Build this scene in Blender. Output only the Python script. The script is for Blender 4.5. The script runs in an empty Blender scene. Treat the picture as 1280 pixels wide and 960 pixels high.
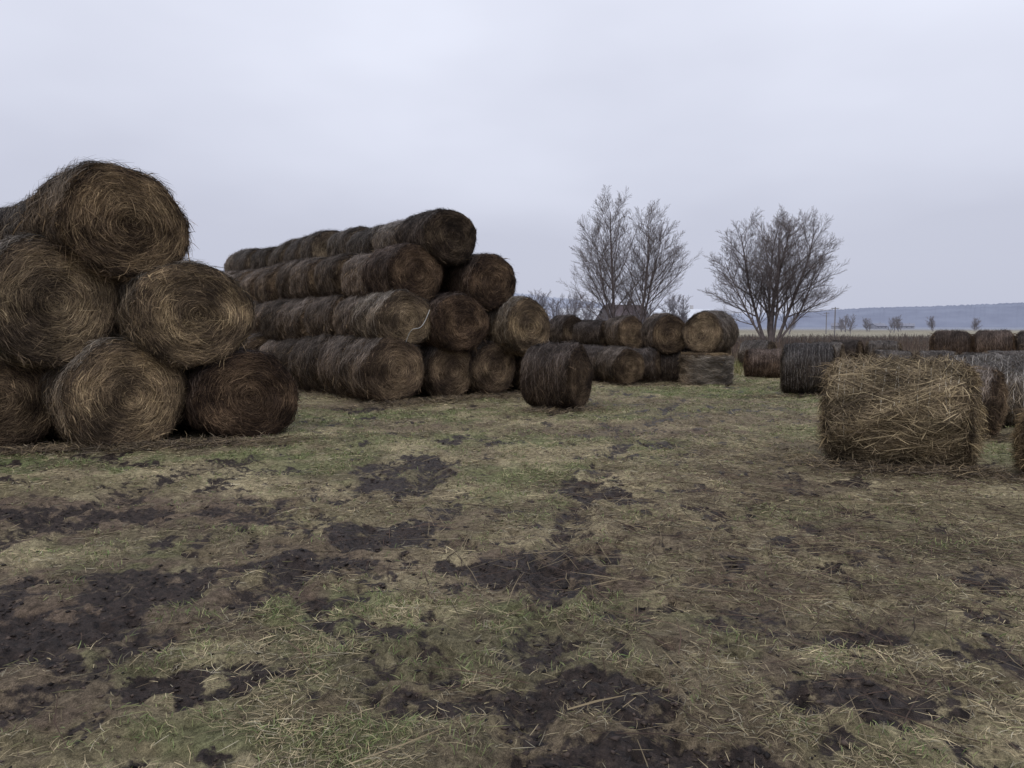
import bpy, math, random
import numpy as np
from mathutils import Vector, Matrix
random.seed(7)
R = np.random.default_rng(11)
scene = bpy.context.scene
D = bpy.data

# ---------------------------------------------------------------- helpers
TAB = np.random.default_rng(3).random((256, 256))
def vn(x, y, s=0):
    x = np.asarray(x, float) + s * 17.31; y = np.asarray(y, float) + s * 9.77
    xi = np.floor(x).astype(int); yi = np.floor(y).astype(int)
    fx = x - xi; fy = y - yi
    fx = fx * fx * (3 - 2 * fx); fy = fy * fy * (3 - 2 * fy)
    a = TAB[xi & 255, yi & 255]; b = TAB[(xi + 1) & 255, yi & 255]
    c = TAB[xi & 255, (yi + 1) & 255]; d = TAB[(xi + 1) & 255, (yi + 1) & 255]
    return (a * (1 - fx) + b * fx) * (1 - fy) + (c * (1 - fx) + d * fx) * fy
def fbm(x, y, s=0, o=4):
    t = 0; a = .5; n = 0
    for i in range(o):
        t = t + a * vn(x * 2 ** i, y * 2 ** i, s + i * 3); n += a; a *= .5
    return t / n
def sstep(a, b, x):
    t = np.clip((x - a) / (b - a), 0, 1); return t * t * (3 - 2 * t)

def mesh_np(name, verts, faces, cols=None, mat=None, smooth=True, alpha=None):
    me = D.meshes.new(name)
    verts = np.asarray(verts, np.float32); faces = np.asarray(faces, np.int32)
    nf, k = faces.shape
    me.vertices.add(len(verts)); me.vertices.foreach_set("co", verts.ravel())
    me.loops.add(nf * k); me.loops.foreach_set("vertex_index", faces.ravel())
    me.polygons.add(nf)
    me.polygons.foreach_set("loop_start", np.arange(0, nf * k, k, dtype=np.int32))
    me.polygons.foreach_set("loop_total", np.full(nf, k, np.int32))
    if smooth: me.polygons.foreach_set("use_smooth", np.ones(nf, bool))
    me.update(calc_edges=True)
    if cols is not None:
        at = me.color_attributes.new("col", 'FLOAT_COLOR', 'POINT')
        c4 = np.ones((len(verts), 4), np.float32); c4[:, :3] = cols
        if alpha is not None: c4[:, 3] = alpha
        at.data.foreach_set("color", c4.ravel())
    if mat: me.materials.append(mat)
    me.validate()
    return me
def add(name, me, loc=(0, 0, 0)):
    o = D.objects.new(name, me); scene.collection.objects.link(o); o.location = loc; return o

def ribbons(P, S, W, C, taper=.3):
    N, K, _ = P.shape
    prof = np.ones(K); prof[-1] = taper; prof[0] = .7
    off = S[:, None, :] * (W[:, None] * prof[None, :] * .5)[:, :, None]
    V = np.stack([P - off, P + off], 2).reshape(-1, 3)
    base = (np.arange(N) * K * 2)[:, None]
    k = (np.arange(K - 1) * 2)[None, :]
    b = (base + k).ravel()
    F = np.stack([b, b + 1, b + 3, b + 2], 1)
    Cc = np.repeat(C, K * 2, 0)
    return V, F, Cc
def merge(parts):
    Vs, Fs, Cs = [], [], []; o = 0
    for V, F, C in parts:
        Vs.append(V); Fs.append(F + o); Cs.append(C); o += len(V)
    return np.concatenate(Vs), np.concatenate(Fs), np.concatenate(Cs)

# ---------------------------------------------------------------- materials
def newmat(name):
    m = D.materials.new(name); m.use_nodes = True
    nt = m.node_tree; b = nt.nodes["Principled BSDF"]
    b.inputs["Roughness"].default_value = .9
    b.inputs["Specular IOR Level"].default_value = .15
    return m, nt, b
def noisemat(name, c1, c2, scale=5, rough=.9, bump=0, det=6, coord="Object"):
    m, nt, b = newmat(name); b.inputs["Roughness"].default_value = rough
    tc = nt.nodes.new("ShaderNodeTexCoord"); n = nt.nodes.new("ShaderNodeTexNoise")
    n.inputs["Scale"].default_value = scale; n.inputs["Detail"].default_value = det
    nt.links.new(tc.outputs[coord], n.inputs["Vector"])
    r = nt.nodes.new("ShaderNodeValToRGB")
    r.color_ramp.elements[0].position = .35; r.color_ramp.elements[1].position = .65
    r.color_ramp.elements[0].color = (*c1, 1); r.color_ramp.elements[1].color = (*c2, 1)
    nt.links.new(n.outputs["Fac"], r.inputs["Fac"]); nt.links.new(r.outputs["Color"], b.inputs["Base Color"])
    if bump:
        bp = nt.nodes.new("ShaderNodeBump"); bp.inputs["Strength"].default_value = bump
        nt.links.new(n.outputs["Fac"], bp.inputs["Height"]); nt.links.new(bp.outputs["Normal"], b.inputs["Normal"])
    return m
def attrmat(name, objtint=False, nscale=8, lo=.6, hi=1.25, rough=.9):
    m, nt, b = newmat(name); b.inputs["Roughness"].default_value = rough
    L = nt.links
    a = nt.nodes.new("ShaderNodeAttribute"); a.attribute_name = "col"
    tc = nt.nodes.new("ShaderNodeTexCoord")
    n = nt.nodes.new("ShaderNodeTexNoise"); n.noise_dimensions = '4D'
    n.inputs["Scale"].default_value = nscale; n.inputs["Detail"].default_value = 5
    L.new(tc.outputs["Object"], n.inputs["Vector"])
    mr = nt.nodes.new("ShaderNodeMapRange"); mr.inputs["From Min"].default_value = .3; mr.inputs["From Max"].default_value = .7
    mr.inputs["To Min"].default_value = lo; mr.inputs["To Max"].default_value = hi
    L.new(n.outputs["Fac"], mr.inputs["Value"])
    mul = nt.nodes.new("ShaderNodeVectorMath"); mul.operation = 'SCALE'
    L.new(a.outputs["Color"], mul.inputs[0]); L.new(mr.outputs["Result"], mul.inputs["Scale"])
    out = mul.outputs[0]
    if objtint:
        oi = nt.nodes.new("ShaderNodeObjectInfo")
        mm = nt.nodes.new("ShaderNodeMath"); mm.operation = 'MULTIPLY'; mm.inputs[1].default_value = 50
        L.new(oi.outputs["Random"], mm.inputs[0]); L.new(mm.outputs[0], n.inputs["W"])
        m2 = nt.nodes.new("ShaderNodeVectorMath"); m2.operation = 'MULTIPLY'
        L.new(out, m2.inputs[0]); L.new(oi.outputs["Color"], m2.inputs[1]); out = m2.outputs[0]
    L.new(out, b.inputs["Base Color"])
    return m
M_HAY = attrmat("hay_weathered", True, 2.4, .5, 1.4)
M_STRAW = attrmat("loose_straw_blades", False, 3, .7, 1.2)
M_GRASS = attrmat("grass_blades", False, 3, .7, 1.2)
M_CLOD = attrmat("mud_clods", False, 30, .6, 1.4, .7)
M_BARK = noisemat("bark_grey_brown", (.115, .095, .092), (.18, .152, .148), 3)

# ---------------------------------------------------------------- ground
MUD = [(.25,4.85,.72,.46,1),(.82,7.2,.38,.42,1),(-1.16,8.9,.38,.6,.9),(-1.2,7.5,.42,.5,.8),(-.9,5.7,.4,.4,.9),
       (-1.25,4.9,.42,.3,.85),(-2.2,4.55,.5,.34,.8),(-2.45,3.75,.8,.4,1),(-1.45,3.2,.26,.16,.85),(-.76,3.85,.3,.17,.85),
       (-.3,3.05,.25,.13,.7),(.35,3.15,.4,.18,.85),(-3.9,6.4,1.2,.45,.75),(-2.2,6.3,.6,.3,.6),(.1,5.6,.3,.2,.5),(1.5,3.15,.35,.18,.75),
       (-2.9,8.2,.9,.35,.5),(.55,2.65,.6,.14,.85),(-.5,2.5,.3,.1,.7),(-1.6,5.8,.35,.22,.6),(1.8,9.0,.6,.4,.4),(-.55,6.6,.2,.6,.55),(3.2,9.0,.7,.35,.5),(-.75,8.2,.15,.8,.5),
       (1.9,11.4,1.2,.4,.45),(2.6,6.6,.4,.2,.4),(1.3,4.0,.4,.2,.5),(3.0,13.2,1,.3,.4)]
BRN = [(1.9,11.5,1.7,.9,1),(-2.1,12.4,1.6,.8,.8),(2.5,7.9,1.0,.6,.7),(1.5,3.2,.7,.4,.9),(1.7,4.6,1.3,.8,.8),(1.2,5.6,.8,.6,.7),
       (-3.8,6.3,1.8,.8,1),(.2,4.8,1.1,.8,.9),(-2.3,4.2,1.4,.8,1),(0,6.2,1,.6,.6),(3.2,5.2,1.6,.8,.7),(4,13,2,1,.6),(-1.3,8,.9,1.6,.7),(3.5,16,3,1.4,.6),
       (-.5,3.4,1.2,.5,.6),(-2.2,3,.9,.5,.9),(-1,5.2,.9,.8,.8),(.4,2.7,1,.3,.7)]
PALE = [(1.75,3.55,.45,.2,1),(2.3,2.95,.6,.35,1),(-3.4,5.2,.6,.25,.6),(.6,6.0,.5,.3,.6),(1.1,7.9,.5,.3,.8),(-1.3,3.5,.5,.2,.4),(.5,9.5,1.5,.7,.5),(2.8,3.9,.6,.3,.5)]
GRN = [(-5.6,8.6,1.6,.6,1),(-2.7,13.6,2.2,1.4,1),(6.0,18.5,3.5,2.2,1),(-.9,3.5,.7,.4,.6),(.1,8.3,1.1,.6,.7),(-3,9.3,1.6,.6,.8),(1.5,14,3,1,.6),
       (-.5,10.5,2.5,.8,.7),(4,15,3,1.5,.5),(-.6,2.8,.6,.3,.6),(2.3,6.3,1,.5,.35),(5,11,2,1,.4),(8,19,4,3,.8),(-1.9,3.9,.4,.3,.5)]
RUTS = [[(-.3,1.5),(.1,3.1),(.25,4.8),(.7,7.2),(1.6,10.5),(3.2,15),(5,20)],[(-2.3,2.4),(-1.8,3.6),(-1.3,5),(-1.0,6.4),(-.9,8.6),(-.2,11),(1.3,15.2),(3.0,20)],
        [(-3.4,3.4),(-3.9,6.2),(-3.4,8.3),(-2.2,10.5),(0,13.5)]]
def blobs(x, y, lst, s):
    w = fbm(x * 1.7, y * 1.7, s) - .5; w2 = fbm(x * 6, y * 6, s + 5) - .5
    t = np.zeros_like(x)
    for cx, cy, rx, ry, k in lst:
        d = np.sqrt(((x - cx) / rx) ** 2 + ((y - cy) / ry) ** 2) + w * 1.3 + w2 * 1.7
        t = np.maximum(t, k * (1 - sstep(.5, 1.25, d)))
    return t
def rutdist(x, y):
    best = np.full(np.shape(x), 9.)
    for pl_ in RUTS:
        for (ax, ay), (bx, by) in zip(pl_[:-1], pl_[1:]):
            vx, vy = bx - ax, by - ay; t = np.clip(((x - ax) * vx + (y - ay) * vy) / (vx * vx + vy * vy), 0, 1)
            best = np.minimum(best, np.hypot(x - ax - t * vx, y - ay - t * vy))
    return best + .2 * (fbm(x * 2, y * 2, 33) - .5)
def hoof(x, y):
    return sstep(.66, .80, vn(x * 6.5, y * 6.5, 19) * .8 + .2 * vn(x * 19, y * 19, 23)) * sstep(.40, .56, fbm(x * .8, y * .8, 25))
def masks(x, y):
    near = 1 - sstep(20, 40, np.hypot(x, y))
    rut = 1 - sstep(.06, .24, rutdist(x, y))
    mud = blobs(x, y, MUD, 1)
    mud = np.maximum(mud, rut * .6 * sstep(.46, .62, fbm(x * 1.3, y * 1.3, 35)))
    rnd = sstep(.55, .68, fbm(x * .9, y * .9, 21, 5)) * .65 * near
    brn = np.maximum(np.maximum(blobs(x, y, BRN, 2), rnd), rut * .4)
    mud = np.maximum(mud, sstep(.62, .74, fbm(x * 2.2, y * 2.2, 31, 5)) * .75 * near)
    mud = np.maximum(mud, sstep(.63, .75, fbm(x * 5, y * 3.6, 37, 4)) * .65 * near)
    mud = np.maximum(mud, hoof(x, y) * near * .65)
    pale = np.maximum(blobs(x, y, PALE, 3), sstep(.58, .73, fbm(x * 1.3, y * 1.3, 41, 5)) * .65)
    grn = np.maximum(blobs(x, y, GRN, 4), sstep(.50, .68, fbm(x * .7, y * .7, 51, 5)) * .65)
    return mud, brn, pale, grn
def hgt(x, y, mud=None):
    if mud is None: mud = masks(x, y)[0]
    r = np.hypot(x, y); fade = 1 - sstep(25, 60, r)
    rd = rutdist(x, y)
    h = .12 * (fbm(x * .3, y * .3, 61) - .5) + .08 * (fbm(x * 1.6, y * 1.6, 62) - .5) + .06 * (fbm(x * 6, y * 6, 63, 3) - .5)
    h = h + mud * (-.03 + .10 * (fbm(x * 11, y * 11, 64, 4) - .45)) - .035 * (1 - sstep(.02, .16, rd)) + .02 * np.exp(-((rd - .22) / .07) ** 2) - .03 * hoof(x, y)
    return h * fade
ang = np.concatenate([np.linspace(-180, -47, 60, endpoint=False), np.linspace(-47, 47, 800, endpoint=False), np.linspace(47, 180, 60, endpoint=False)])
ang = np.radians(ang); NA = len(ang)
rr = [.8]
while rr[-1] < 3500:
    rr.append(rr[-1] * (1.008 if rr[-1] < 25 else 1.04))
rr = np.array(rr); NR = len(rr)
A_, R_ = np.meshgrid(ang, rr)
gx = (R_ * np.sin(A_)).ravel(); gy = (R_ * np.cos(A_)).ravel()
mud, brn, pale, grn = masks(gx, gy)
gz = hgt(gx, gy, mud)
def mixc(a, c, t): return a * (1 - t[:, None]) + np.array(c)[None] * t[:, None]
def gcol(x, y, brn, pale, grn):
    n = fbm(x * 3, y * 3, 71, 4)
    c = np.tile(np.array([.195, .165, .098]), (len(x), 1))
    c = mixc(c, (.30, .255, .155), sstep(.4, .65, n))
    c = mixc(c, (.12, .15, .062), grn * .8)
    c = mixc(c, (.12, .084, .068), brn * .8)
    c = mixc(c, (.46, .385, .24), pale * .75 * (1 - brn * .5))
    r = np.hypot(x, y)
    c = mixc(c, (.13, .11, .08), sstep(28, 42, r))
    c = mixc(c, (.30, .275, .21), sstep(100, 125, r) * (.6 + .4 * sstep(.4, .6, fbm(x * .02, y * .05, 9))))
    c = mixc(c, (.26, .28, .34), sstep(250, 600, r))  # distance haze painted in: far ground blends to blue-grey
    return c
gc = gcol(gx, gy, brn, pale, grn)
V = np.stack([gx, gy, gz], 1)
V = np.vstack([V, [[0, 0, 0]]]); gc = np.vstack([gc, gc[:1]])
al = np.append(mud, 0)
i = np.arange(NR - 1)[:, None]; j = np.arange(NA)[None, :]; j2 = (j + 1) % NA
F = np.stack([i * NA + j, i * NA + j2, (i + 1) * NA + j2, (i + 1) * NA + j], -1).reshape(-1, 4)[:, ::-1]
jj = np.arange(0, NA, 2)
Fc = np.stack([np.full(len(jj), len(V) - 1), jj, (jj + 1) % NA, (jj + 2) % NA], 1)[:, ::-1]
F = np.vstack([F, Fc])
m, nt, b = newmat("ground_mud_and_straw"); L = nt.links
def mapr(src, a0, a1, b0, b1):
    q = nt.nodes.new("ShaderNodeMapRange")
    for i_, v_ in zip(("From Min", "From Max", "To Min", "To Max"), (a0, a1, b0, b1)): q.inputs[i_].default_value = v_
    L.new(src, q.inputs["Value"]); return q.outputs[0]
def mth(op, a_, b_):
    q = nt.nodes.new("ShaderNodeMath"); q.operation = op
    for k_, v_ in enumerate((a_, b_)):
        if isinstance(v_, (int, float)): q.inputs[k_].default_value = v_
        else: L.new(v_, q.inputs[k_])
    return q.outputs[0]
a = nt.nodes.new("ShaderNodeAttribute"); a.attribute_name = "col"
geo = nt.nodes.new("ShaderNodeNewGeometry")
n1 = nt.nodes.new("ShaderNodeTexNoise"); n1.inputs["Scale"].default_value = 22; n1.inputs["Detail"].default_value = 9; n1.inputs["Roughness"].default_value = .7
mp = nt.nodes.new("ShaderNodeMapping"); mp.inputs["Scale"].default_value = (1, .5, 1); mp.inputs["Rotation"].default_value = (0, 0, .6)
n2 = nt.nodes.new("ShaderNodeTexNoise"); n2.inputs["Scale"].default_value = 110; n2.inputs["Detail"].default_value = 4; n2.inputs["Distortion"].default_value = 2
n3 = nt.nodes.new("ShaderNodeTexNoise"); n3.inputs["Scale"].default_value = 9; n3.inputs["Detail"].default_value = 8; n3.inputs["Roughness"].default_value = .72
L.new(geo.outputs["Position"], n1.inputs["Vector"]); L.new(geo.outputs["Position"], mp.inputs["Vector"]); L.new(mp.outputs[0], n2.inputs["Vector"]); L.new(geo.outputs["Position"], n3.inputs["Vector"])
mm = mth('MULTIPLY', mapr(n1.outputs["Fac"], .33, .67, .4, 1.5), mapr(n2.outputs["Fac"], .35, .65, .6, 1.35))
sc = nt.nodes.new("ShaderNodeVectorMath"); sc.operation = 'SCALE'; L.new(a.outputs["Color"], sc.inputs[0]); L.new(mm, sc.inputs["Scale"])
mk = mth('ADD', a.outputs["Alpha"], mapr(n3.outputs["Fac"], .25, .75, -.6, .6))
mk = mapr(mk, .40, .66, 0, 1)
cr = nt.nodes.new("ShaderNodeValToRGB"); cr.color_ramp.elements[0].position = .35; cr.color_ramp.elements[1].position = .68
cr.color_ramp.elements[0].color = (.012, .010, .010, 1); cr.color_ramp.elements[1].color = (.070, .052, .044, 1)
L.new(n1.outputs["Fac"], cr.inputs[0])
mxc = nt.nodes.new("ShaderNodeMix"); mxc.data_type = 'RGBA'
L.new(mk, mxc.inputs[0]); L.new(sc.outputs[0], mxc.inputs[6]); L.new(cr.outputs[0], mxc.inputs[7])
L.new(mxc.outputs[2], b.inputs["Base Color"])
L.new(mapr(mk, 0, 1, .95, .5), b.inputs["Roughness"])
bp = nt.nodes.new("ShaderNodeBump"); bp.inputs["Strength"].default_value = 1; bp.inputs["Distance"].default_value = .035
L.new(n1.outputs["Fac"], bp.inputs["Height"]); L.new(bp.outputs["Normal"], b.inputs["Normal"])
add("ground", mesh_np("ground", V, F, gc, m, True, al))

# ---------------------------------------------------------------- scattered straw + grass + clods
def scatter(N, a0, b0, pw, half):
    u = R.random(N); r = (a0 ** pw + u * (b0 ** pw - a0 ** pw)) ** (1 / pw)
    t = np.radians(R.uniform(-half, half, N))
    return r * np.sin(t), r * np.cos(t), r
def pick(pal, N, jit=.25):
    pal = np.array(pal); c = pal[R.integers(0, len(pal), N)]
    return c * (1 + jit * (R.random((N, 1)) * 2 - 1))
def lay(x, y, r, ln, w, tilt, pal, curl=.25, lift=.012):
    N = len(x); th = R.uniform(0, 2 * np.pi, N)
    d = np.stack([np.cos(th), np.sin(th)], 1)
    s = np.stack([-np.sin(th), np.cos(th), np.zeros(N)], 1)
    P = np.zeros((N, 3, 3)); z = hgt(x, y) + R.random(N) * lift + .004
    cv = R.normal(0, curl, N)
    for k in range(3):
        t = k / 2
        P[:, k, 0] = x + d[:, 0] * ln * t * np.cos(tilt) + s[:, 0] * cv * ln * t * t
        P[:, k, 1] = y + d[:, 1] * ln * t * np.cos(tilt) + s[:, 1] * cv * ln * t * t
        P[:, k, 2] = z + np.sin(tilt) * ln * t * (1 - .35 * t)
    S = s.copy(); S[:, 2] = R.normal(0, .4, N)
    return ribbons(P, S, w, pal, .35)
x, y, r = scatter(430000, 1.6, 30, .75, 50)
md, br, pl, gr = masks(x, y)
dens = fbm(x * 2.5, y * 2.5, 81, 4)
keep = R.random(len(x)) < np.clip((1 - sstep(.15, .5, md) * .94) * (.10 + 1.2 * sstep(.38, .62, dens)) * (1 - br * .4) + pl * .5 * (1 - md), 0, 1)
x, y, r, md, br, pl = [q[keep] for q in (x, y, r, md, br, pl)]
N = len(x)
pal = pick([(.48,.40,.25),(.38,.31,.19),(.27,.22,.135),(.16,.125,.08),(.34,.305,.22),(.085,.064,.048),(.21,.205,.10)], N)
pal *= (1 - .45 * br + .25 * pl)[:, None]
parts = [lay(x, y, r, R.uniform(.015, .10, N), .0016 + .00045 * r * R.uniform(.5, 1.3, N), np.abs(R.normal(0, .16, N)), pal)]
N = 9000
x = R.normal(3.2, 2.2, N); y = R.normal(6.2, 1.8, N); ok = (y > 2.5) & (np.abs(x) < y * 1.1); x, y = x[ok], y[ok]; N = len(x)
parts.append(lay(x, y, 0, R.uniform(.12, .5, N), R.uniform(.003, .006, N), np.abs(R.normal(0, .08, N)), pick([(.05,.035,.028),(.09,.06,.045),(.2,.16,.1)], N), .12, .02))
def skirt(cx, cy, sx, sy, n, rot=0):
    u = R.normal(0, sx, n); v = R.normal(0, sy, n); c, s = math.cos(rot), math.sin(rot)
    x = cx + u * c - v * s; y = cy + u * s + v * c
    return lay(x, y, 0, R.uniform(.05, .25, n), R.uniform(.003, .008, n), np.abs(R.normal(0, .3, n)),
               pick([(.3,.23,.14),(.16,.12,.08),(.08,.062,.05),(.05,.04,.034),(.22,.18,.13)], n), .3, .05)
for q in [(-5.3,9.7,1.4,.16,7000,.3),(-1.2,16.6,1.6,.25,5500,.66),(.9,14.2,.5,.18,1800,.3),(4.45,8.4,.6,.2,5500,-.5),(6.5,10.8,.5,.25,1500,0),
          (6.0,17.4,.6,.2,900,0),(4.5,21,2,.4,3000,0),(-4,17.5,1.6,.3,3000,2.3),(3.1,9.5,1.2,.7,1500,0)]:
    parts.append(skirt(*q))
V, F, C = merge(parts)
add("loose_straw", mesh_np("loose_straw", V, F, C, M_STRAW, False))

x, y, r = scatter(500000, 1.6, 34, .75, 50)
md, br, pl, gr = masks(x, y)
dens = fbm(x * 3.5, y * 3.5, 91, 4)
keep = R.random(len(x)) < np.clip((gr * 1.0 + .25) * sstep(.38, .6, dens) * (1 - sstep(.15, .5, md)) * (1 - .6 * br), 0, 1)
x, y, r, gr = [q[keep] for q in (x, y, r, gr)]; N = len(x)
pal = pick([(.13,.175,.066),(.165,.20,.085),(.22,.235,.105),(.31,.285,.16),(.14,.15,.07)], N)
V, F, C = lay(x, y, r, R.uniform(.015, .055, N) * (1 + gr * .6), .0022 + .0005 * r, R.uniform(.3, 1.35, N), pal, .35, .0)
add("grass", mesh_np("grass", V, F, C, M_GRASS, False))

x, y, r = scatter(80000, 1.6, 16, .9, 50)
md, br, pl, gr = masks(x, y)
keep = R.random(len(x)) < sstep(.3, .9, md) * .6 + br * .08 + .01
x, y, r, md = [q[keep] for q in (x, y, r, md)]; N = len(x)
s = np.minimum(R.gamma(1.6, .0032, N) + .002, .016)
octa = np.array([[1,0,0],[0,1,0],[-1,0,0],[0,-1,0],[0,0,.8],[0,0,-.6]], float)
of = np.array([[0,1,4],[1,2,4],[2,3,4],[3,0,4],[1,0,5],[2,1,5],[3,2,5],[0,3,5]])
Vc = (octa[None] * (1 + R.normal(0, .3, (N, 6, 3))) + R.normal(0, .25, (N, 6, 3))) * s[:, None, None] * np.array([1.3, 1.3, .7])
Vc += np.stack([x, y, hgt(x, y) + s * .15], 1)[:, None]
Fq = (of[None] + (np.arange(N) * 6)[:, None, None]).reshape(-1, 3)
add("mud_clods", mesh_np("mud_clods", Vc.reshape(-1, 3), Fq, np.repeat(pick([(.03,.024,.022),(.05,.038,.033),(.08,.06,.05),(.02,.017,.017)], N), 6, 0), M_CLOD, True))

# ---------------------------------------------------------------- hay bales
BR, BL = .7, 1.2
PAL = np.array([(.045,.035,.029),(.115,.089,.066),(.225,.174,.12),(.39,.31,.20),(.58,.475,.315)])
def bale_mesh(idx, peak=0, twine=10, shag=1.0, nc=8500, ns=9000, mess=1.0, BE=.12, tw_w=.005):
    rg = np.random.default_rng(100 + idx); ph = rg.uniform(0, 6.28, 4)
    def f(th):
        v = 1 + .026 * np.sin(2 * th + ph[0]) + .022 * np.sin(3 * th + ph[1]) + .015 * np.sin(5 * th + ph[2]) + .035 * (fbm(np.cos(th) * 3 + 20, np.sin(th) * 3 + idx * 7.3, 5, 3) - .5) * 2
        if peak:
            v = v + peak * np.exp(-((((th - 1.85) + np.pi) % (2 * np.pi) - np.pi) / .33) ** 2)
        return v
    bulge = rg.uniform(.02, .08)
    def capy(rho):
        e = np.clip(rho - (BR - BE), 0, BE)
        return BL / 2 - BE + np.sqrt(np.maximum(BE ** 2 - e ** 2, 0)) + bulge * (1 - (rho / BR) ** 2) + .018 * (vn(rho * 13, rho * 0 + idx * 3.3, 8) - .5)
    def lump(px, pz): return .13 * (fbm(px * 3.5 + 40, pz * 3.5 + 40, idx + 70, 4) - .5)
    def sider(yy):
        e = np.clip(np.abs(yy) - (BL / 2 - BE), 0, BE)
        return BR - BE + np.sqrt(np.maximum(BE ** 2 - e ** 2, 0)) + .03 * (vn(yy * 7, yy * 0 + idx, 9) - .5)
    def slump(tt, yy): return .10 * (fbm(np.cos(tt) * 3 + 10, np.sin(tt) * 3 + yy * 3 + 30, idx + 80, 3) - .5)
    M = 96
    th = np.linspace(0, 2 * np.pi, M, endpoint=False)
    prof = [(rho, -1) for rho in np.linspace(.02, BR - .002, 26)] + [(yy, 0) for yy in np.linspace(-BL / 2 + .03, BL / 2 - .03, 20)] + [(rho, 1) for rho in np.linspace(BR - .002, .02, 26)]
    Vv = []
    for p, k in prof:
        if k == 0: rr_ = np.full(M, sider(np.array(p))) ; yy = np.full(M, p); r2 = (rr_ + slump(th, yy)) * f(th) - .012; y2 = yy
        else:
            rr_ = np.full(M, p); r2 = (rr_ - .012) * f(th); y2 = k * (capy(rr_) + lump(r2 * np.cos(th), r2 * np.sin(th)) * (1 - (rr_ / BR) ** 3) - .012)
        Vv.append(np.stack([r2 * np.cos(th), y2, r2 * np.sin(th)], 1))
    Vv = np.concatenate(Vv); n = len(prof)
    i = np.arange(n - 1)[:, None]; j = np.arange(M)[None]; j2 = (j + 1) % M
    Fv = np.stack([i * M + j, i * M + j2, (i + 1) * M + j2, (i + 1) * M + j], -1).reshape(-1, 4)
    Cv = np.tile(np.array([.08, .061, .045]), (len(Vv), 1))
    parts = [(Vv, Fv, Cv)]
    def shade(N, bias):
        v = np.clip(rg.beta(1.4, 1.6, N) * 3 + bias, 0, 3.999); a = v.astype(int); t = (v - a)[:, None]
        return PAL[a] * (1 - t) + PAL[np.minimum(a + 1, 4)] * t
    for k, cnt in ((-1, nc), (1, int(nc * .6))):
        rho = np.sqrt(rg.uniform(.0008, 1, cnt)) * BR * .985
        th0 = rg.uniform(0, 2 * np.pi, cnt); ln = .03 + .22 * rg.random(cnt) ** 1.6; stray = rg.random(cnt) < .28
        dth = np.minimum(ln / rho, 1.5) * rg.choice([-1, 1], cnt) * np.where(stray, rg.uniform(.1, .8, cnt), 1)
        drift = np.where(stray, rg.normal(0, .8, cnt), rg.normal(0, .2 * mess, cnt)) * ln; loose = rg.random(cnt) ** 4 * .05 * shag
        P = np.zeros((cnt, 5, 3)); j0 = rg.random(cnt) * .006
        for q in range(5):
            t = q / 4; tt = th0 + dth * t; rq = np.clip(rho + drift * t, .005, BR)
            X = rq * f(tt) * np.cos(tt); Z = rq * f(tt) * np.sin(tt)
            P[:, q, 0] = X; P[:, q, 2] = Z - loose * t * t * .8
            P[:, q, 1] = k * (capy(rq) + lump(X, Z) * (1 - (rq / BR) ** 3) + .003 + j0 + loose * t)
        tm = th0 + dth * .5
        S = np.stack([np.cos(tm), rg.normal(0, .5, cnt), np.sin(tm)], 1)
        S += np.where(stray, rg.normal(0, .7, cnt), 0)[:, None] * np.stack([-np.sin(tm), 0 * tm, np.cos(tm)], 1)
        ring = vn(rho * 26, th0 * .8, idx + 40); patch = fbm(rho * np.cos(th0) * 4 + 9, rho * np.sin(th0) * 4 + 9, idx + 50, 4)
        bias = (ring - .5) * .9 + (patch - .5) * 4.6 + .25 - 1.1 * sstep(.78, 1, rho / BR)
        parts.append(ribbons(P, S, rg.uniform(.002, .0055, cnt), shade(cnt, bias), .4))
    cnt = ns
    yy = rg.uniform(-BL / 2 + .01, BL / 2 - .01, cnt); th0 = rg.uniform(0, 2 * np.pi, cnt)
    ln = rg.uniform(.05, .28, cnt); dth = ln / BR * rg.choice([-1, 1], cnt, p=[.3, .7]); dr = rg.normal(0, .5 * mess, cnt) * ln; loose = rg.random(cnt) ** 5 * .08 * shag
    if mess > 1.5: dth *= rg.uniform(.1, 1, cnt)
    P = np.zeros((cnt, 4, 3)); j0 = rg.random(cnt) * .008
    for q in range(4):
        t = q / 3; tt = th0 - dth * t; y2 = np.clip(yy + dr * t, -BL / 2, BL / 2); rq = (sider(y2) + slump(tt, y2)) * f(tt) + .003 + loose * t + j0
        P[:, q] = np.stack([rq * np.cos(tt), y2, rq * np.sin(tt)], 1)
    S = np.stack([rg.normal(0, .4, cnt), np.ones(cnt), rg.normal(0, .4, cnt)], 1)
    if mess > 1.5: S += np.stack([-np.sin(th0), 0 * th0, np.cos(th0)], 1) * rg.normal(0, .8, (cnt, 1))
    patch = fbm(np.cos(th0) * 3 + 9, yy * 5 + np.sin(th0) * 3 + 9, idx + 60, 4)
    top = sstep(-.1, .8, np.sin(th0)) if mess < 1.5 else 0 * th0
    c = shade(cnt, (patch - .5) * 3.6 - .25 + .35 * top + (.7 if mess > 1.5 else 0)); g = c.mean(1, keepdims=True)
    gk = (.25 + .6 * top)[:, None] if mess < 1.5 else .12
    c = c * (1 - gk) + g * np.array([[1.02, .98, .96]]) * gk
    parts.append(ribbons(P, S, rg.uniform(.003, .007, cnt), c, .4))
    cnt = int(2300 * shag)
    th0 = rg.uniform(0, 2 * np.pi, cnt); yy = rg.uniform(-BL / 2, BL / 2, cnt); edge = rg.random(cnt) < .4
    yy[edge] = np.sign(yy[edge]) * (BL / 2 - .03)
    rq = (sider(yy) + slump(th0, yy)) * f(th0) - .01
    b0 = np.stack([rq * np.cos(th0), yy, rq * np.sin(th0)], 1)
    nrm = np.stack([np.cos(th0), np.zeros(cnt), np.sin(th0)], 1); tan = np.stack([np.sin(th0), np.zeros(cnt), -np.cos(th0)], 1)
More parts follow.
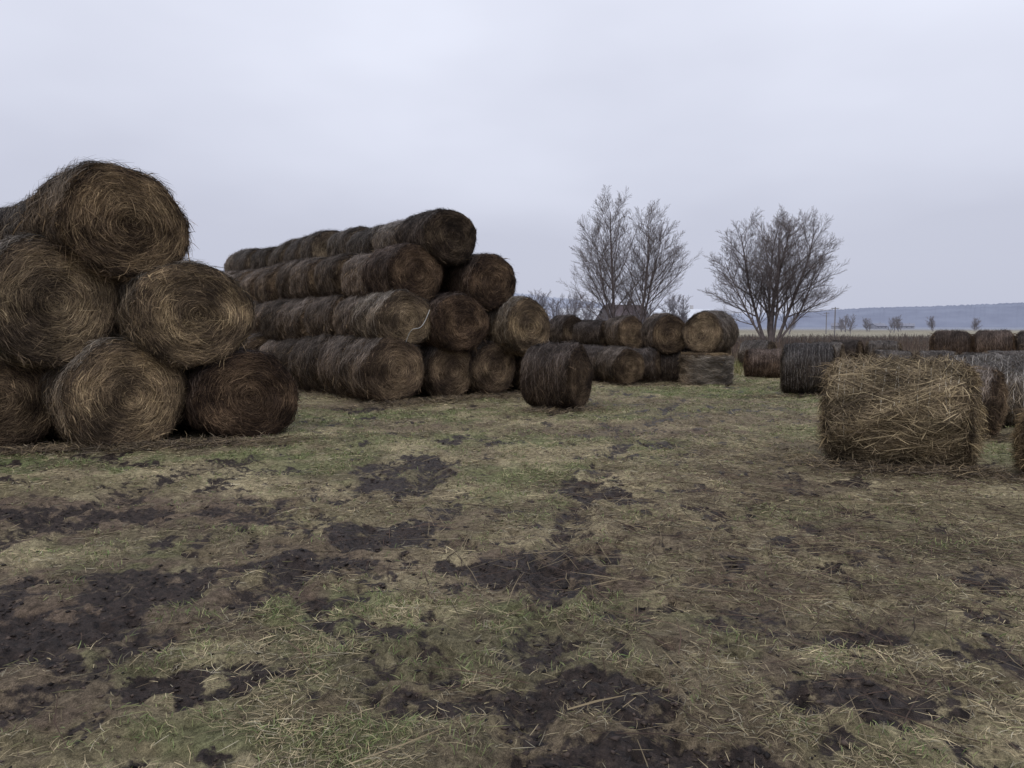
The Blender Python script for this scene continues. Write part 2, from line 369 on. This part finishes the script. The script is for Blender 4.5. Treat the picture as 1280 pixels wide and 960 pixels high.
    d = tan * rg.uniform(.3, 1.1, (cnt, 1)) * rg.choice([-1, 1], (cnt, 1), p=[.35, .65]) + nrm * rg.uniform(.05, .6, (cnt, 1)) + np.array([[0, 1, 0]]) * rg.normal(0, .6, (cnt, 1))
    ln = rg.uniform(.03, .14, (cnt, 1)) * min(shag, 1.4)
    P = np.stack([b0, b0 + d * ln * .55, b0 + d * ln - np.array([[0, 0, 1]]) * ln * .3], 1)
    parts.append(ribbons(P, np.cross(d, rg.normal(0, 1, (cnt, 3))), rg.uniform(.002, .005, cnt), shade(cnt, .3), .2))
    K = 60
    for w in range(twine):
        y0 = -BL / 2 + .1 + (BL - .2) * (w + rg.uniform(-.25, .25)) / max(twine - 1, 1)
        if mess > 1.5: a0 = rg.uniform(.2, 1.1); span = rg.uniform(1.6, 2.8); wv = .10
        else: a0 = rg.uniform(0, 6.28); span = rg.uniform(1.5, 5.5); wv = .18
        tt = a0 + np.linspace(0, span, K); y2 = np.clip(y0 + .03 * np.cumsum(rg.normal(0, wv, K)), -BL / 2 + .03, BL / 2 - .03)
        rq = (sider(y2) + slump(tt, y2)) * f(tt) + (.012 if mess < 1.5 else .016)
        P = np.stack([rq * np.cos(tt), y2, rq * np.sin(tt)], 1)[None]
        parts.append(ribbons(P, np.array([[0, 1., 0]]), np.array([tw_w]), np.array([[.52, .48, .43]]), 1))
    V, F, C = merge(parts)
    return mesh_np("bale_mesh_%d" % idx, V, F, C, M_HAY, False)
VAR = [bale_mesh(i, twine=[8, 5, 10, 6, 7, 9][i]) for i in range(6)]
VROW = [bale_mesh(20 + i, twine=9 + i, BE=.22, shag=1.2, nc=5500, ns=9000) for i in range(4)]
V_PEAK = bale_mesh(7, peak=.085, twine=3, shag=1.4)
V_STRING = bale_mesh(8, twine=22, shag=1.0)
V_SHAG = bale_mesh(9, twine=20, shag=1.7, ns=23000, nc=9000, mess=2.2, tw_w=.0038)
rb = random.Random(5)
GOLD = (1.20, 1.12, 1.0); TAN = (.98, .93, .87); BROWN = (.74, .67, .63); DARK = (.48, .44, .44); GREY = (.80, .78, .79); RED = (.55, .46, .43)
def bale(x, y, z, a, rx, rz=None, L_=1.2, tint=TAN, mesh=None, tilt=0, stand=False, roll=None):
    rz = rz or rx
    o = D.objects.new("hay_bale", mesh or rb.choice(VAR)); scene.collection.objects.link(o)
    o.location = (x, y, z)
    q = rb.choice([0, 2]) if roll is None else roll
    o.scale = (rx / BR, L_ / BL, rz / BR)
    if stand: o.rotation_euler = (math.pi / 2 + .03, 0, math.radians(a)); o.scale = (rx / BR, L_ / BL, rx / BR)
    else: o.rotation_euler = (math.radians(tilt), 0, math.radians(a))
    if q == 2 and not stand: o.scale = (-o.scale[0], o.scale[1], o.scale[2])
    j = rb.uniform(.88, 1.12); o.color = (tint[0] * j, tint[1] * j, tint[2] * j, 1)
    return o
def row(fx, fy, z, a, rx, rz, n, tint, L_=1.22, first=None, firstmesh=None, roll=None, dz=0):
    ar = math.radians(a); bx, by = -math.sin(ar), math.cos(ar)
    for k in range(n):
        t = L_ / 2 + k * L_ * 1.05
        u = rb.uniform(.62, 1.5)
        tn = tuple(c * u for c in tint) if k else (first or tint)
        s = 1 if k == 0 else rb.uniform(.86, 1.06)
        jx = 0 if k == 0 else rb.uniform(-.12, .12)
        bale(fx + bx * t + jx, fy + by * t, z + dz * k + (0 if k == 0 else rb.uniform(-.07, .05)), a + (0 if k == 0 else rb.uniform(-10, 10)), rx * s, rz * s, L_ * (1 if k == 0 else rb.uniform(.93, 1.02)), tn,
             firstmesh if k == 0 else rb.choice(VROW), roll=roll if k == 0 else None, tilt=0 if k == 0 else rb.uniform(-4, 4))
A1 = 47
row(-5.02, 9.95, .70, A1, .80, .73, 3, GREY, first=GOLD)
row(-3.72, 10.75, .60, A1 - 6, .76, .63, 3, DARK, first=RED)
row(-6.55, 9.6, .70, A1, .78, .73, 3, GREY, first=BROWN)
row(-8.1, 9.2, .70, A1, .78, .72, 2, GREY)
row(-5.75, 9.6, 1.92, A1, .84, .80, 3, GREY, first=TAN)
row(-4.27, 10.3, 1.76, A1 - 4, .80, .72, 3, GREY, first=GOLD)
row(-7.4, 9.2, 1.90, A1, .8, .78, 2, GREY, first=BROWN)
row(-4.98, 10.0, 2.93, A1 + 4, .86, .70, 4, GREY, first=(.84, .75, .66), firstmesh=V_PEAK, roll=0, dz=-.10)
A2 = 40
for fx, fy, z, rx, rz, n, ft, rt in [
    (-2.45, 16.0, .68, .74, .70, 9, BROWN, BROWN), (-1.33, 17.1, .62, .66, .64, 8, BROWN, DARK), (-.40, 17.7, .63, .65, .63, 8, BROWN, DARK), (.75, 18.7, .63, .66, .62, 7, BROWN, DARK),
    (-2.25, 16.25, 1.74, .68, .61, 9, TAN, BROWN), (-1.08, 16.9, 1.68, .72, .65, 8, RED, BROWN), (.42, 17.7, 1.60, .68, .64, 8, GOLD, DARK),
    (-2.05, 16.6, 2.74, .72, .64, 10, (.58, .49, .46), BROWN), (-.42, 17.5, 2.62, .70, .62, 9, RED, DARK),
    (-1.32, 17.0, 3.58, .70, .62, 10, DARK, GREY)]:
    row(fx, fy, z, A2, rx, rz, n, rt, first=ft)
bale(.87, 14.75, .62, 64, .66, .63, .98, (.50, .44, .42), VAR[2])
for q in [(2.06,29,1.42,30,.56,DARK),(2.06,29,.5,30,.56,DARK),(2.95,28.6,1.30,62,.52,DARK),(2.95,28.6,.5,62,.55,DARK),(4.1,28,1.36,24,.60,BROWN),(4.1,28,.5,28,.56,DARK),
          (5.0,28.5,1.2,72,.50,GREY),(5.0,28.5,.5,65,.54,DARK),(2.45,22.3,.5,52,.5,DARK),(3.02,21.4,.5,22,.5,BROWN),(3.72,22.0,.46,66,.47,DARK),(4.55,22.1,.48,78,.5,DARK),
          (4.42,22.1,1.38,8,.55,BROWN),(1.4,24,.5,50,.52,DARK),(6.2,29,.55,60,.56,DARK),(7.9,23.6,.42,75,.46,RED),(8.2,31,.5,60,.55,DARK),(9.7,30,.5,50,.55,GREY),
          (12.4,30,.46,60,.5,GREY),(13.6,31,.5,50,.52,DARK),(14.9,30.5,.5,65,.52,GREY),(12.9,25.8,.36,75,.42,GREY),(14.2,25.4,.36,72,.42,GREY),(13.9,22.4,.38,70,.42,BROWN),(15.3,23.4,.4,70,.42,GREY)]:
    bale(q[0], q[1], q[2], q[3], q[4], None, 1.15, q[5], tilt=rb.uniform(-3, 3))
bale(5.42, 21.2, .42, 10, .70, None, .84, GOLD, VAR[1], stand=True)
bale(5.62, 21.5, 1.43, -38, .60, .57, 1.2, (.84, .79, .76), V_STRING)
bale(7.0, 17.95, .58, 68, .58, .58, 1.1, (.46, .46, .49), V_STRING)
for k in range(7):
    bale(16.4 + k * 1.25, 28.4 - k * .5, .72, 60 + rb.uniform(-6, 6), .72, .70, 1.2, rb.choice([DARK, BROWN, RED, GREY]), rb.choice(VROW))
for k in range(3):
    bale(17.5 + k * 1.35, 25.0 - k * .4, .5, 66, .5, None, 1.2, rb.choice([DARK, GREY, BROWN]))
bale(4.52, 8.85, .585, 60, .60, .585, 1.42, (1.05, 1.03, .92), V_SHAG, roll=0)
bale(6.55, 11.3, .49, 50, .50, None, 1.2, BROWN)
bale(8.0, 12.5, .54, 55, .56, None, 1.5, (.95, .95, .95), V_STRING)
bale(6.08, 7.85, .36, 60, .38, .36, 1.2, (.95, .88, .75), V_SHAG)

def tube(name, pts, rad_, mat):
    cu = D.curves.new(name, 'CURVE'); cu.dimensions = '3D'; cu.bevel_depth = rad_; cu.bevel_resolution = 1
    sp = cu.splines.new('POLY'); sp.points.add(len(pts) - 1)
    for p, c in zip(sp.points, pts): p.co = (*c, 1)
    cu.materials.append(mat); o = D.objects.new(name, cu); scene.collection.objects.link(o); return o
tw = noisemat("plastic_twine_white", (.35, .35, .35), (.5, .5, .48), 20)
tube("baling_twine", [(-1.72 - .55 * t, 15.95 + .25 * t - .15 * math.sin(3.1 * t), 1.95 - .75 * t - .12 * math.sin(6 * t)) for t in np.linspace(0, 1, 14)], .008, tw)

# ---------------------------------------------------------------- trees (bare)
def tubes(segs, sides=4):
    P0 = np.array([s[0] for s in segs]); P1 = np.array([s[1] for s in segs]); r0 = np.array([s[2] for s in segs]); r1 = np.array([s[3] for s in segs])
    d = P1 - P0; d /= np.linalg.norm(d, axis=1, keepdims=True) + 1e-9
    up = np.where(np.abs(d[:, 2:3]) > .9, np.array([[1., 0, 0]]), np.array([[0, 0, 1.]]))
    u = np.cross(d, up); u /= np.linalg.norm(u, axis=1, keepdims=True); v = np.cross(d, u)
    Vv = []
    for P, r in ((P0, r0), (P1, r1)):
        for k in range(sides):
            a = 2 * np.pi * k / sides
            Vv.append(P + (u * math.cos(a) + v * math.sin(a)) * r[:, None])
    Vv = np.stack(Vv, 1); n = len(segs); base = (np.arange(n) * sides * 2)[:, None]
    k = np.arange(sides)[None]; k2 = (k + 1) % sides
    F = np.stack([base + k, base + k2, base + sides + k2, base + sides + k], -1).reshape(-1, 4)
    return Vv.reshape(-1, 3), F
def grow(segs, rg, p, d, ln, r, lev, cfg):
    n = cfg['n'][lev]; pts = [(p, r)]; q = p; dd = d; K = 6 if lev == 0 else (4 if lev < 3 else 2)
    w = cfg['wob'][lev]
    for k in range(K):
        x_, y_, z_ = dd[0] + rg.gauss(0, 1) * w, dd[1] + rg.gauss(0, 1) * w, dd[2] + rg.gauss(0, .6) * w + cfg['up'][lev]
        l_ = math.sqrt(x_ * x_ + y_ * y_ + z_ * z_); dd = (x_ / l_, y_ / l_, z_ / l_)
        q2 = (q[0] + dd[0] * ln / K, q[1] + dd[1] * ln / K, q[2] + dd[2] * ln / K); rr0 = r * (1 - .8 * k / K); rr1 = r * (1 - .8 * (k + 1) / K)
        segs.append((q, q2, rr0, rr1)); q = q2; pts.append((q, rr1, dd))
    if n == 0: return
    az0 = rg.uniform(0, 6.283)
    for c in range(n):
        t = cfg['start'][lev] + (1 - cfg['start'][lev]) * (c + rg.random()) / n
        k = min(int(t * K), K - 1); fr = t * K - k
        a0 = pts[k][0]; a1 = pts[k + 1][0]; pos = tuple(a0[i] * (1 - fr) + a1[i] * fr for i in range(3)); pd = pts[k + 1][2]
        az = az0 + c * 2.4 + rg.uniform(-.5, .5); sd = (math.cos(az), math.sin(az), rg.uniform(-.1, .4))
        dt = sum(sd[i] * pd[i] for i in range(3)); sd = tuple(sd[i] - pd[i] * dt for i in range(3)); l_ = math.sqrt(sum(v * v for v in sd)) + 1e-9
        an = cfg['ang'][lev] * rg.uniform(.7, 1.25); ca, sa = math.cos(an), math.sin(an) / l_
        nd = tuple(pd[i] * ca + sd[i] * sa for i in range(3))
        env = 1.25 - .8 * t if lev == 0 else 1.1 - .5 * t
        grow(segs, rg, pos, nd, ln * cfg['len'][lev] * rg.uniform(.75, 1.1) * env, max(r * (1 - .75 * t) * .5, cfg['rmin']), lev + 1, cfg)
UPR = dict(n=[24, 9, 7, 4, 0], wob=[.04, .07, .09, .12, .15], up=[.03, .10, .07, .03, 0], start=[.14, .15, .15, .15], ang=[.74, .55, .55, .5], len=[.47, .50, .55, .6], rmin=.008)
SPR = dict(n=[19, 9, 7, 4, 0], wob=[.06, .08, .10, .12, .15], up=[.03, .05, .05, .02, 0], start=[.2, .15, .15, .15], ang=[.72, .58, .58, .5], len=[.46, .52, .55, .6], rmin=.008)
def tree(name, loc, trunks, cfg, seed, mat=M_BARK):
    rg = random.Random(seed); segs = []
    for dx, dy, lean, az, ln, r in trunks:
        d = (math.sin(lean) * math.cos(az), math.sin(lean) * math.sin(az), math.cos(lean))
        grow(segs, rg, (dx, dy, -.1), d, ln, r, 0, cfg)
    V, F = tubes(segs, 3); me = mesh_np(name, V, F, None, mat); return add(name, me, loc)
tree("bare_tree", (8.0, 60, 0), [(0, 0, .04, 3.0, 10.6, .17), (.2, .3, .16, 3.1, 8.6, .11)], UPR, 1)
tree("bare_tree", (9.9, 60.5, 0), [(0, 0, .05, .3, 9.8, .16), (.3, .2, .2, .2, 8.8, .12)], UPR, 2)
tree("bare_willow_tree", (20.4, 60, 0), [(0, 0, .05, 1, 9.6, .24), (-.3, 0, .36, 3.0, 9.2, .17), (.3, 0, .38, .2, 9.4, .18), (.1, .3, .22, 2.0, 9.4, .16), (.1, -.2, .68, .1, 7.8, .14), (-.2, -.2, .66, 3.3, 7.6, .13), (0, -.2, .2, 5, 8.8, .13)], SPR, 3)
M_FAR = noisemat("distant_bark_hazy", (.18, .17, .19), (.26, .245, .265), .5)  # bark lightened and greyed, the haze is in its colour
SM = dict(n=[13, 8, 5, 0], wob=[.08, .10, .13, .16], up=[.03, .09, .05, 0], start=[.1, .12, .1], ang=[.75, .6, .6], len=[.46, .52, .55], rmin=.02)
segs = []; rg = random.Random(9)
def addt(x, y, h, k=1):
    for i in range(k):
        a = rg.uniform(0, 6.28); l = rg.uniform(.02, .3)
        grow(segs, rg, (x + rg.uniform(-.8, .8), y, -.2), (math.sin(l) * math.cos(a), math.sin(l) * math.sin(a), math.cos(l)), h, .1, 0, SM)
for x, y, h, k in [(20.0, 92, 5.0, 4), (17.5, 100, 4, 3), (6.5, 105, 5, 3), (4.0, 110, 6, 4), (8.5, 120, 6.5, 4), (2, 115, 5.5, 3), (10.5, 110, 5, 3), (13, 105, 4, 3), (25, 110, 3.5, 2),(29,115,3.2,2),(15,118,5,3),(0,125,5.5,3),
                   (58,160,4,2),(75,170,4,2),(90,180,4,2),(100,230,4,3),(110,235,4,3),(122,240,4,3),(135,245,4.5,3),(146,240,4,3)]:
    addt(x, y, h, k)
V, F = tubes(segs, 3); add("distant_trees", mesh_np("distant_trees", V, F, None, M_FAR))
def weeds(N, x0, x1, y0, y1, h0, h1, pal_, w=(.02, .05), clump=.15):
    x = R.uniform(x0, x1, N); y = R.uniform(y0, y1, N)
    keep = R.random(N) < sstep(.35, .6, fbm(x * .25, y * .25, 77, 3)) + clump
    x, y = x[keep], y[keep]; N = len(x)
    h = R.uniform(h0, h1, N) * (.35 + 1.2 * fbm(x * .45, y * .45, 78)); th = R.uniform(0, 6.28, N); ln = R.normal(0, .35, N)
    P = np.zeros((N, 3, 3))
    for k in range(3):
        t = k / 2; P[:, k, 0] = x + np.cos(th) * ln * h * t * t; P[:, k, 1] = y + np.sin(th) * ln * h * t * t; P[:, k, 2] = h * t - .05
    a = R.uniform(0, 3.14, N); S = np.stack([np.cos(a), np.sin(a), 0 * a], 1)
    return ribbons(P, S, R.uniform(w[0], w[1], N), pick(pal_, N), .25)
BW = [(.10, .072, .06), (.125, .093, .074), (.15, .115, .088), (.08, .062, .055)]
V, F, C = merge([weeds(42000, -30, 52, 36, 60, .3, .9, BW, (.015, .035), .3), weeds(9000, 9, 30, 33, 40, .15, .5, [(.19, .15, .10), (.13, .1, .07), (.1, .1, .06)], (.01, .03)),
                 weeds(26000, 5, 120, 62, 100, .3, .8, [(.125, .105, .095), (.145, .12, .105), (.10, .085, .08)], (.04, .08), .3),
                 weeds(5000, 4, 12, 23.5, 32, .1, .4, [(.19, .17, .08), (.15, .16, .07)], (.01, .03))])
add("dry_weeds", mesh_np("dry_weeds", V, F, C, M_STRAW, False))

# ---------------------------------------------------------------- hills
def ridge(name, dist, pts, depth, mat, rough):
    az = np.linspace(pts[0][0], pts[-1][0], 900); hh = np.interp(az, [p[0] for p in pts], [p[1] for p in pts])
    hh = hh * (1 + .08 * (fbm(az * .35, az * 0, 12) - .5)) + rough * (fbm(az * 12, az * 0 + 3, 13, 4) - .5)
    rows_ = []
    for t, k in [(0, 0), (.12, .3), (.3, .7), (.5, .93), (.6, 1), (.8, .9), (1, 0)]:
        rr_ = dist + depth * t; a = np.radians(az)
        hz = hh * k + (rough * .4 * (fbm(az * 15, az * 0 + t * 50, 14, 3) - .5) if 0 < k else -2)
        rows_.append(np.stack([rr_ * np.sin(a), rr_ * np.cos(a), hz], 1))
    V = np.concatenate(rows_); n = len(az); i = np.arange(len(rows_) - 1)[:, None]; j = np.arange(n - 1)[None]
    F = np.stack([i * n + j, i * n + j + 1, (i + 1) * n + j + 1, (i + 1) * n + j], -1).reshape(-1, 4)
    return add(name, mesh_np(name, V, F, None, mat))
M_H1 = noisemat("forested_hill_haze", (.19, .21, .28), (.225, .25, .325), .02)  # bluish albedo stands in for aerial haze over the forest
M_H2 = noisemat("misty_hill_far", (.30, .33, .41), (.35, .38, .46), .006)  # paler still: mist painted as surface colour, no volume
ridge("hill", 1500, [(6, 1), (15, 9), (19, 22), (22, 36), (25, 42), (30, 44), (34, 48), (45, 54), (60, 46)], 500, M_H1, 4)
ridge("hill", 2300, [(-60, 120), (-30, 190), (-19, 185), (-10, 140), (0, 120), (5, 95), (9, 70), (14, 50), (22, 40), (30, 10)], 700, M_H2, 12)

# ---------------------------------------------------------------- buildings
M_WALL = noisemat("weathered_plank_wall", (.14, .12, .115), (.2, .17, .16), 2)
M_WALL2 = noisemat("pale_plaster_wall", (.38, .38, .40), (.48, .48, .50), 2)
M_ROOFB = noisemat("dark_metal_roof", (.075, .06, .065), (.11, .09, .095), 1)
M_ROOFW = noisemat("pale_slate_roof", (.55, .58, .64), (.66, .69, .75), 1)
M_WIN = noisemat("window_glass_dark", (.04, .045, .05), (.07, .075, .08), 1, .2)
def box(name, c, s, mat, parent=None):
    x, y, z = [v / 2 for v in s]
    V = [(sx * x, sy * y, sz * z) for sx in (-1, 1) for sy in (-1, 1) for sz in (-1, 1)]
    F = [(0, 1, 3, 2), (4, 6, 7, 5), (0, 4, 5, 1), (2, 3, 7, 6), (0, 2, 6, 4), (1, 5, 7, 3)]
    o = add(name, mesh_np(name, V, F, None, mat, False), c); o.parent = parent; return o
def house(name, x, y, w, d, h, rh, rot, wall, roof, win=M_WIN):
    e = D.objects.new(name, None); scene.collection.objects.link(e); e.location = (x, y, 0); e.rotation_euler = (0, 0, math.radians(rot))
    me = D.meshes.new("walls")
    W, Dp = w / 2, d / 2
    me.from_pydata([(-W, -Dp, 0), (W, -Dp, 0), (W, Dp, 0), (-W, Dp, 0), (-W, -Dp, h), (W, -Dp, h), (W, Dp, h), (-W, Dp, h), (-W, 0, h + rh), (W, 0, h + rh)], [],
                   [(0, 1, 5, 4), (2, 3, 7, 6), (1, 2, 6, 9, 5), (3, 0, 4, 8, 7)])
    me.materials.append(wall); o = add("walls", me); o.parent = e
    o_ = .35; sl = rh / Dp; t = .12; V = []
    for sx in (-1, 1):
        for yy, zz in ((-Dp - o_, h - o_ * sl + .02), (0, h + rh + .02), (Dp + o_, h - o_ * sl + .02)):
            V += [(sx * (W + o_), yy, zz), (sx * (W + o_), yy, zz + t)]
    me = D.meshes.new("roof"); me.from_pydata(V, [], [(1, 7, 9, 3), (3, 9, 11, 5), (0, 2, 8, 6), (2, 4, 10, 8), (0, 6, 7, 1), (4, 5, 11, 10), (0, 1, 3, 2), (2, 3, 5, 4), (6, 8, 9, 7), (8, 10, 11, 9)])
    me.materials.append(roof); o = add("roof", me); o.parent = e
    n = max(2, int(w / 3))
    for k in range(n):
        wx = -W + w * (k + .5) / n
        box("window_%d" % (k + 1), (wx, -Dp - .01, h * .55), (.9, .06, 1.0), win, e)
    box("chimney", (w * .2, .3, h + rh + .2), (.5, .5, 1.0), wall, e)
    return e
house("wooden_house", 17.2, 118, 6, 6, 2.4, 2.4, 20, M_WALL, M_ROOFB)
house("farm_barn", 26.2, 120, 10, 7, 2.2, 2.0, -12, M_WALL2, M_ROOFW)
house("farm_barn", 20.5, 135, 9, 6, 2.6, 1.7, 5, M_WALL2, M_ROOFW)
house("wooden_house", 12.5, 140, 7, 6, 2.6, 2.2, -20, M_WALL, M_ROOFW)
M_HW = noisemat("hazy_house_wall", (.25, .255, .29), (.30, .305, .345), 1); M_HR = noisemat("hazy_house_roof", (.19, .195, .24), (.26, .27, .32), 1); M_HG = noisemat("hazy_house_window", (.17, .18, .22), (.2, .21, .25), 1)  # low-contrast bluish tones, haze mixed into wall, roof and window colours
for x, y, w in [(214, 500, 8), (250, 520, 9), (290, 560, 10)]:
    house("village_house", x, y, w, 7, 2.0, 1.7, rb.uniform(-30, 30), M_HW, M_HR, M_HG)
M_POLE = noisemat("utility_pole_wood", (.16, .15, .155), (.22, .21, .215), 2)
for x, y in [(50, 118), (66, 160), (92, 210)]:
    e = D.objects.new("utility_pole", None); scene.collection.objects.link(e); e.location = (x, y, 0)
    V, F = tubes([((0, 0, -.3), (0, 0, 4.6), .11, .08)], 8)
    o = add("post", mesh_np("post", V, F, None, M_POLE)); o.parent = e
    box("crossarm", (0, 0, 4.4), (1.2, .1, .1), M_POLE, e)

# ---------------------------------------------------------------- light, world
w = D.worlds.new("World"); scene.world = w; w.use_nodes = True
nt = w.node_tree; L = nt.links; bg = nt.nodes["Background"]; out = nt.nodes["World Output"]
EL, AZ = 48, 200
sky = nt.nodes.new("ShaderNodeTexSky"); sky.sky_type = 'NISHITA'; sky.sun_disc = False
sky.sun_elevation = math.radians(EL); sky.sun_rotation = math.radians(AZ); sky.dust_density = 4
L.new(sky.outputs[0], bg.inputs["Color"]); bg.inputs["Strength"].default_value = .08
bg2 = nt.nodes.new("ShaderNodeBackground"); bg2.inputs["Strength"].default_value = 1.1
tc = nt.nodes.new("ShaderNodeTexCoord"); sx = nt.nodes.new("ShaderNodeSeparateXYZ"); L.new(tc.outputs["Generated"], sx.inputs[0])
mp = nt.nodes.new("ShaderNodeMapping"); mp.inputs["Scale"].default_value = (1, 1, 2.6); L.new(tc.outputs["Generated"], mp.inputs[0])
nz = nt.nodes.new("ShaderNodeTexNoise"); nz.inputs["Scale"].default_value = 1.6; nz.inputs["Detail"].default_value = 4; nz.inputs["Roughness"].default_value = .45
L.new(mp.outputs[0], nz.inputs["Vector"])
m1 = nt.nodes.new("ShaderNodeMath"); m1.operation = 'MULTIPLY_ADD'; m1.inputs[1].default_value = .6; m1.inputs[2].default_value = -.28
L.new(nz.outputs["Fac"], m1.inputs[0])
m2 = nt.nodes.new("ShaderNodeMath"); m2.operation = 'ADD'; L.new(sx.outputs["Z"], m2.inputs[0]); L.new(m1.outputs[0], m2.inputs[1])
cr = nt.nodes.new("ShaderNodeValToRGB"); e = cr.color_ramp.elements
e[0].position = 0; e[0].color = (.52, .545, .66, 1); e[1].position = .5; e[1].color = (.80, .83, .95, 1)
q = e.new(.18); q.color = (.55, .57, .68, 1)
L.new(m2.outputs[0], cr.inputs[0]); L.new(cr.outputs[0], bg2.inputs["Color"])
mx = nt.nodes.new("ShaderNodeMixShader"); mx.inputs[0].default_value = .93
L.new(bg.outputs[0], mx.inputs[1]); L.new(bg2.outputs[0], mx.inputs[2]); L.new(mx.outputs[0], out.inputs["Surface"])
sl = D.lights.new("sun", 'SUN'); sl.energy = 1.15; sl.angle = math.radians(25); sl.color = (1, .96, .9)
so = D.objects.new("sun", sl); scene.collection.objects.link(so)
az = math.radians(AZ); el = math.radians(EL)
dirv = Vector((math.sin(az) * math.cos(el), math.cos(az) * math.cos(el), math.sin(el)))
so.rotation_euler = dirv.to_track_quat('Z', 'Y').to_euler()
cam = D.cameras.new("camera"); cam.lens = 26.7; cam.sensor_width = 36; cam.clip_end = 8000; cam.clip_start = .05
co = D.objects.new("camera", cam); scene.collection.objects.link(co); co.location = (0, 0, 1.6); co.rotation_euler = (math.radians(90 - 4.33), 0, 0)
scene.camera = co
scene.view_settings.view_transform = 'Standard'; scene.view_settings.look = 'None'; scene.view_settings.exposure = 0
